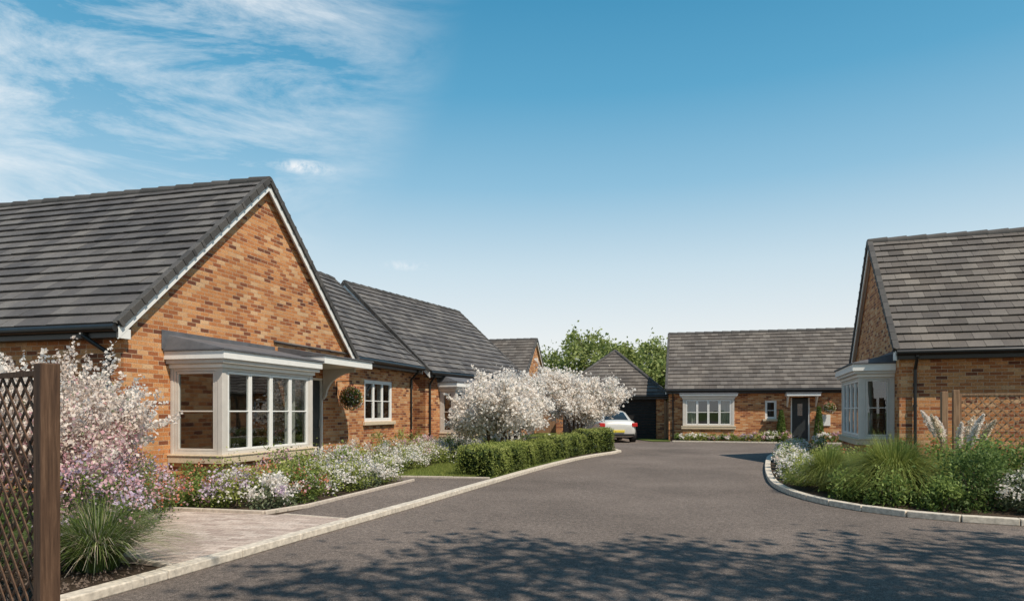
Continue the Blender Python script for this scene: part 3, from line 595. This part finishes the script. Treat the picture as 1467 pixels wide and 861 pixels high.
for i in range(15):
    shrub(-.7+i*.33+random.uniform(-.05,.05),32.1+random.uniform(0,.35),random.uniform(.26,.38),random.uniform(.28,.48),random.choice([MID,YEL,YEL]),random.choice([[(WHITE,1)],[(WHITE,1)],[(LILAC,1)],[(PINK,.6)],None]),.4,ls=.07,fs=.06,dens=.6)
for i in range(8): shrub(5.5+i*.5,32.2,.35,.45,MID,random.choice([[(WHITE,1)],[(PINK,.6)],None]),.5,ls=.07,fs=.06,dens=.6)
def topiary(x,y,h,r): 
    v=Veg(); N=2600; t=rng.random(N); a=rng.random(N)*6.28; rr=r*(1-t*.75)*(.75+.35*rng.random(N)); v.leaves(np.stack([x+np.cos(a)*rr,y+np.sin(a)*rr,.1+t*h],1),.07,MID,.6); v.limb((x,y,.04),(x,y,h*.8),.02,.01); v.build('conical_shrub',(x,y,0))
topiary(3.75,32.7,1.35,.26); topiary(5.3,32.6,1.5,.24)
def basket(x,y,z,nx,ny,r=.2):
    e=empty('hanging_basket',(x,y,z)); mb=MB()
    mb.para((-nx*.4-.01,-ny*.4-.01,.42),(nx*.42+.02,ny*.42,0),(.02 if ny else 0,.02 if nx else 0,0),(0,0,.02)); mb.para((-nx*.4-.01,-ny*.4-.01,.1),(.02,0,0),(0,.02,0),(0,0,.34))
    for k in range(4):
        a=k*math.pi/2; mb.cyl((0,0,.42),(math.cos(a)*r,math.sin(a)*r,0),.004,n=5)
    for k in range(6):
        z0=-r*math.sin(k/6*1.5); z1=-r*math.sin((k+1)/6*1.5); r0=r*math.cos(k/6*1.5); r1=r*math.cos((k+1)/6*1.5); mb.cyl((0,0,z0),(0,0,z1),r0,r1,14,caps=False)
    mb.obj('basket_and_bracket',[M_black],e)
    v=Veg(); d=rv(1500); p=d*np.array([r*1.25,r*1.25,r*1.1])*rng.random((1500,1))**.4+np.array([0,0,.03]); v.leaves(p,.05,MID); v.leaves(rv(300)*r*1.25+np.array([0,0,.05]),.04,RED,.9); v.leaves(rv(350)*r*1.3,.04,YEL,.9); v.leaves(rv(200)*r*1.3,.04,WHITE,.9)
    o=v.build('flowers'); o.parent=e
basket(-8.33,15.45,1.72,1,0,.22); basket(5.75,32.7,1.55,0,-1,.2)
def bgtree(x,y,zt,r,leaf=FAR,n=150,per=70,ls=.3,cr=.3,name='tree',rz=None,tr=.16,inner=.45):
    v=Veg(); rz=rz or zt*.36; zc=zt-rz; cc,p,sh=clumps((x,y,zc),(r,r,rz),n,per,r*cr,inner)
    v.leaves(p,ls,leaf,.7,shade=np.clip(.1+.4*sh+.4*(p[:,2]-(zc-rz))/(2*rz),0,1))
    top=V((x+.2,y,zc)); pts=v.limb((x,y,-.02),top,tr,tr*.5,.02,6,8)
    for c in cc[:int(n*.35)]: v.limb(pts[random.randint(3,6)],c,tr*.3,.012,.08,4,5)
    return v.build(name,(x,y,0))
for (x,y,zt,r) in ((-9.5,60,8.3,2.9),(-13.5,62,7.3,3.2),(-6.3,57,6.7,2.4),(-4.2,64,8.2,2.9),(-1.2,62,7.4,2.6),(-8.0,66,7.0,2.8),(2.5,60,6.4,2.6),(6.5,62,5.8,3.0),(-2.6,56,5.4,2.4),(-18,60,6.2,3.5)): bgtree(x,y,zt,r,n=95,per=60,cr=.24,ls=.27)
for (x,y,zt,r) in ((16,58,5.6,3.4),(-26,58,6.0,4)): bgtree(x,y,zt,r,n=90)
# street trees beside the camera that dapple the road
bgtree(4.9,1.2,10.2,3.0,MID,n=60,per=85,ls=.17,cr=.30,name='street_tree',rz=2.2,tr=.17)
bgtree(8.4,3.3,8.8,2.8,MID,n=60,per=85,ls=.17,cr=.30,name='street_tree',rz=2.0,tr=.16)
bgtree(5.6,-2.8,9.6,2.8,MID,n=55,per=85,ls=.17,cr=.30,name='street_tree',rz=2.0,tr=.16)
# ============================================================ fences
def trellis(name,p0,p1,h,post=.12,ph=None,strip=.022,gap=.105,posts=(True,True),z0=.05,mat=None):
    mat=mat or M_wood
    e=empty(name,(p0[0],p0[1],0)); p0,p1=V(p0),V(p1); d=(p1-p0); L=d.length; ang=math.atan2(d.y,d.x); e.rotation_euler=(0,0,ang); mb=MB(); ph=ph or h+.04
    if posts[0]: mb.box(-post/2,post/2,-post/2,post/2,0,ph)
    if posts[1]: mb.box(L-post/2,L+post/2,-post/2,post/2,0,ph)
    mb.obj('posts',[mat],e,bevel=.008)
    mb=MB(); a=post/2+.002; b=L-post/2-.002; fr=.035
    mb.box(a,b,-.02,.02,h-fr,h); mb.box(a,b,-.02,.02,z0,z0+fr); mb.box(a,a+fr,-.02,.02,z0+fr,h-fr); mb.box(b-fr,b,-.02,.02,z0+fr,h-fr)
    x0,x1,y0,y1=a+fr,b-fr,z0+fr,h-fr
    for sgn in (1,-1):
        k=x0-(y1-y0)
        while k<x1+(y1-y0):
            if sgn==1: za=max(y0,y0+(x0-k)); zb=min(y1,y0+(x1-k)); f=lambda z:k+(z-y0)
            else: za=max(y0,y0+(k-x1)); zb=min(y1,y0+(k-x0)); f=lambda z:k-(z-y0)
            if zb-za>.03:
                w=strip*.7; yy=.0015 if sgn==1 else -.0095
                A=V((f(za),yy,za)); Bq=V((f(zb),yy,zb)); mb.para(A-V((w,0,0)),(2*w,0,0),Bq-A,(0,.008,0))
            k+=gap*1.41
    mb.obj('lattice',[mat],e)
trellis('trellis_fence',(-3.93,3.37),(-5.75,4.02),1.66,.112,1.70)
trellis('trellis_fence',(4.55,13.95),(6.4,13.8),1.72,.1,1.78,mat=M_cedar); trellis('trellis_fence',(6.5,13.8),(8.4,13.65),1.72,.1,1.78,mat=M_cedar)
mb=MB(); mb.box(4.32,4.42,13.92,14.02,0,1.76); mb.obj('fence_post',[M_cedar],bevel=.006)
e=empty('wooden_gate',(-1.4,35.2,0)); mb=MB(); mb.box(-.1,0,-.05,.05,0,1.95)
for i in range(3): mb.box(.005+i*.1,.1+i*.1,-.015,.015,.05,1.85)
mb.box(0,.3,.016,.04,.4,.5); mb.box(0,.3,.016,.04,1.4,1.5); mb.obj('boards',[M_cedar],e)
e=empty('wooden_fence',(-9.6,41.5,0)); mb=MB(); x=0
while x<2.2: mb.box(x,x+.14,-.01+.006*(int(x*10)%2),.012,.05,1.8); x+=.145
mb.box(0,2.2,.013,.06,.4,.48); mb.box(0,2.2,.013,.06,1.4,1.48); mb.obj('boards',[M_cedar],e)
# ============================================================ car
m,n,l,b=newmat('car_paint',.35,(.62,.60,.56),.15); b.inputs['Coat Weight'].default_value=.7; b.inputs['Coat Roughness'].default_value=.05; M_paint=m
M_cglass=simple('car_glass',(.02,.021,.021),.12,5,.1,bs=0,spec=.35); M_tyre=simple('tyre',(.02,.02,.02),.8,20,.2); M_tail=simple('tail_lamp',(.45,.02,.015),.2,9,.1,bs=0); M_plate=simple('plate_yellow',(.7,.55,.08),.4,9,.05,bs=0)
ec=empty('parked_car',(-3.95,32.5,0),math.radians(108))
st=[(-2.25,.34,.62,.70,.62),(-2.2,.26,.74,.92,.74),(-2.0,.22,.84,1.0,.86),(-1.5,.2,.9,1.0,.90),(-.8,.2,.91,.96,.91),(0,.2,.91,.93,.91),(.8,.2,.91,.92,.91),(1.3,.2,.9,.90,.89),(1.8,.22,.86,.82,.83),(2.15,.26,.76,.70,.70),(2.28,.34,.6,.56,.55)]
mb=MB(); vs=[]; fs=[]
for (x,zb,w,zt,wt) in st:
    zm=(zb+zt)/2
    half=[(0,zb),(w*.8,zb),(w*.97,zb+.08),(w,zm),(w*.97,zt-.12),(wt*.86,zt),(wt*.4,zt+.025),(0,zt+.03)]
    vs+= [(x,y,z) for y,z in half]+[(x,-y,z) for y,z in half[-2:0:-1]]
n_=14
for i in range(len(st)-1):
    for k in range(n_): fs.append((i*n_+k,i*n_+(k+1)%n_,(i+1)*n_+(k+1)%n_,(i+1)*n_+k))
fs+=[tuple(range(n_)),tuple(range((len(st)-1)*n_,len(st)*n_))[::-1]]
mb.add(vs,fs); o=mb.obj('body',[M_paint],ec,smooth=True); s_=o.modifiers.new('s','SUBSURF'); s_.levels=1; s_.render_levels=1
mb=MB(); cs=[(-1.75,.76,.98,.7),(-1.05,.70,1.36,.56),(-.45,.74,1.44,.58),(.25,.74,1.43,.58),(.55,.74,1.38,.57),(1.35,.78,.94,.7)]
vs=[];fs=[];mm=[]
for (x,w,zt,wt) in cs: vs+=[(x,w*.98,.9),(x,wt,zt-.03),(x,wt*.8,zt),(x,-wt*.8,zt),(x,-wt,zt-.03),(x,-w*.98,.9)]
for i in range(len(cs)-1):
    for k in range(5): mb_i=(0 if k in(1,3) else 1 if (k in (0,4) or i in (0,4)) else 0); fs.append((i*6+k,i*6+k+1,(i+1)*6+k+1,(i+1)*6+k)); mm.append(mb_i)
mb.add(vs,fs); mb.m=mm; mb.obj('cabin',[M_paint,M_cglass],ec,smooth=True)
mb=MB()
for sx in (-1.4,1.42):
    for sy in (-1,1):
        mb.cyl((sx,sy*.70,.32),(sx,sy*.915,.32),.32,.32,28,0); mb.cyl((sx,sy*.90,.32),(sx,sy*.925,.32),.21,.2,20,1)
        for k in range(5):
            a=k*1.2566; mb.cyl((sx,sy*.93,.32),(sx+math.cos(a)*.19,sy*.93,.32+math.sin(a)*.19),.022,n=6,mi=1)
mb.obj('wheels',[M_tyre,M_chrome],ec)
mb=MB()
for sy in (-1,1): mb.para((-2.24,sy*.72-.12,.72),(.16,sy*.03,.02),(0,.24,0),(.02,0,.15),0); mb.para((2.08,sy*.6-.12,.58),(.12,0,.0),(0,.24,0),(-.03,0,.12),2); mb.box(.85,1.0,min(sy*.85,sy*1.02),max(sy*.85,sy*1.02),.92,1.04,3)
mb.box(-2.29,-2.25,-.26,.26,.46,.57,1); mb.box(-2.27,-2.2,-.7,.7,.3,.4,4)
for sy in (-1,1): mb.box(-.35,-.30,min(sy*.735,sy*.70),max(sy*.735,sy*.70),.92,1.4,4)
mb.obj('lamps_and_plate',[M_tail,M_plate,M_chrome,M_paint,M_black],ec,bevel=.01)

# ============================================================ world, sun, camera
sund=V((.80,-.52,1.28)).normalized(); el=math.asin(sund.z); az=math.atan2(sund.x,sund.y)
w=bpy.data.worlds.new('World'); sc.world=w; w.use_nodes=True; n=w.node_tree.nodes; l=w.node_tree.links; n.clear()
out=n.new('ShaderNodeOutputWorld'); bg=n.new('ShaderNodeBackground'); SK=.12; bg.inputs[1].default_value=SK
sk=n.new('ShaderNodeTexSky'); sk.sky_type='NISHITA'; sk.sun_disc=False; sk.sun_elevation=el; sk.sun_rotation=az; sk.air_density=1.0; sk.dust_density=1.5; sk.ozone_density=1.6
tc=n.new('ShaderNodeTexCoord'); D_=tc.outputs['Generated']
sz=n.new('ShaderNodeSeparateXYZ'); l.new(D_,sz.inputs[0])
hz=ramp(n,[(0,(.95,.93,.89)),(.10,(.88,.91,.91)),(.20,(.63,.78,.86)),(.31,(.29,.56,.75)),(.42,(.11,.40,.63)),(.55,(.04,.28,.50)),(1,(.03,.16,.34))]); l.new(sz.outputs[2],hz.inputs[0])
hzs=n.new('ShaderNodeVectorMath'); hzs.operation='SCALE'; l.new(hz.outputs[0],hzs.inputs[0]); hzs.inputs['Scale'].default_value=1/SK
c=mixc(n,l,'MIX',.88,sk.outputs[0],hzs.outputs[0])
def mask(dirv,c0,c1):
    vm=n.new('ShaderNodeVectorMath'); vm.operation='DOT_PRODUCT'; l.new(D_,vm.inputs[0]); vm.inputs[1].default_value=dirv
    mr=n.new('ShaderNodeMapRange'); mr.interpolation_type='SMOOTHSTEP'; l.new(vm.outputs['Value'],mr.inputs[0]); mr.inputs[1].default_value=c0; mr.inputs[2].default_value=c1; return mr.outputs[0]
mp=n.new('ShaderNodeMapping'); l.new(D_,mp.inputs[0]); mp.inputs['Rotation'].default_value=(.1,.62,.3); mp.inputs['Scale'].default_value=(1.4,1.6,5.0)
cn=noise(n,l,mp.outputs[0],2.3,14,.68,.5); cr=ramp(n,[(.40,(0,0,0)),(.68,(1,1,1))]); l.new(cn.outputs[0],cr.inputs[0])
fac=math_(n,l,'MULTIPLY',cr.outputs[0],mask((-.635,.575,.515),.90,.985)); fac=math_(n,l,'MULTIPLY',fac,.92)
def puff(c_in,d,sx_,szv,amt):
    s1=n.new('ShaderNodeVectorMath'); s1.operation='SUBTRACT'; l.new(D_,s1.inputs[0]); s1.inputs[1].default_value=d
    s2=n.new('ShaderNodeMapping'); l.new(s1.outputs[0],s2.inputs[0]); s2.inputs['Scale'].default_value=(sx_,sx_,szv)
    ln=n.new('ShaderNodeVectorMath'); ln.operation='LENGTH'; l.new(s2.outputs[0],ln.inputs[0])
    mr=n.new('ShaderNodeMapRange'); l.new(ln.outputs['Value'],mr.inputs[0]); mr.inputs[1].default_value=1.1; mr.inputs[2].default_value=.2
    cc_=noise(n,l,D_,38,6,.65,.3); c3=ramp(n,[(.38,(0,0,0)),(.58,(1,1,1))]); l.new(cc_.outputs[0],c3.inputs[0])
    return mixc(n,l,'MIX',math_(n,l,'MULTIPLY',math_(n,l,'MULTIPLY',c3.outputs[0],mr.outputs[0]),amt),c_in,(.93/SK,.95/SK,.97/SK))
c=mixc(n,l,'MIX',fac,c,(.92/SK,.95/SK,.97/SK))
c=puff(c,(-.502,.802,.324),22,105,.95); c=puff(c,(-.395,.894,.207),26,130,.5)
l.new(c,bg.inputs[0]); l.new(bg.outputs[0],out.inputs[0])
sl=bpy.data.lights.new('sun','SUN'); sl.energy=5.0; sl.angle=math.radians(.55); sl.color=(1,.90,.76); so=bpy.data.objects.new('sun',sl); so.rotation_euler=sund.to_track_quat('Z','Y').to_euler(); so.location=(20,-15,30); sc.collection.objects.link(so)
cam=bpy.data.cameras.new('camera'); co=bpy.data.objects.new('camera',cam); sc.collection.objects.link(co); co.location=(0,0,1.4); co.rotation_euler=(math.radians(90),0,math.radians(15.04))
cam.sensor_width=36; cam.lens=975/1467*36; cam.shift_y=(589-430.5)/1467; cam.clip_end=3000; cam.clip_start=.05; sc.camera=co
sc.view_settings.view_transform='Standard'; sc.view_settings.look='None'; sc.view_settings.exposure=0
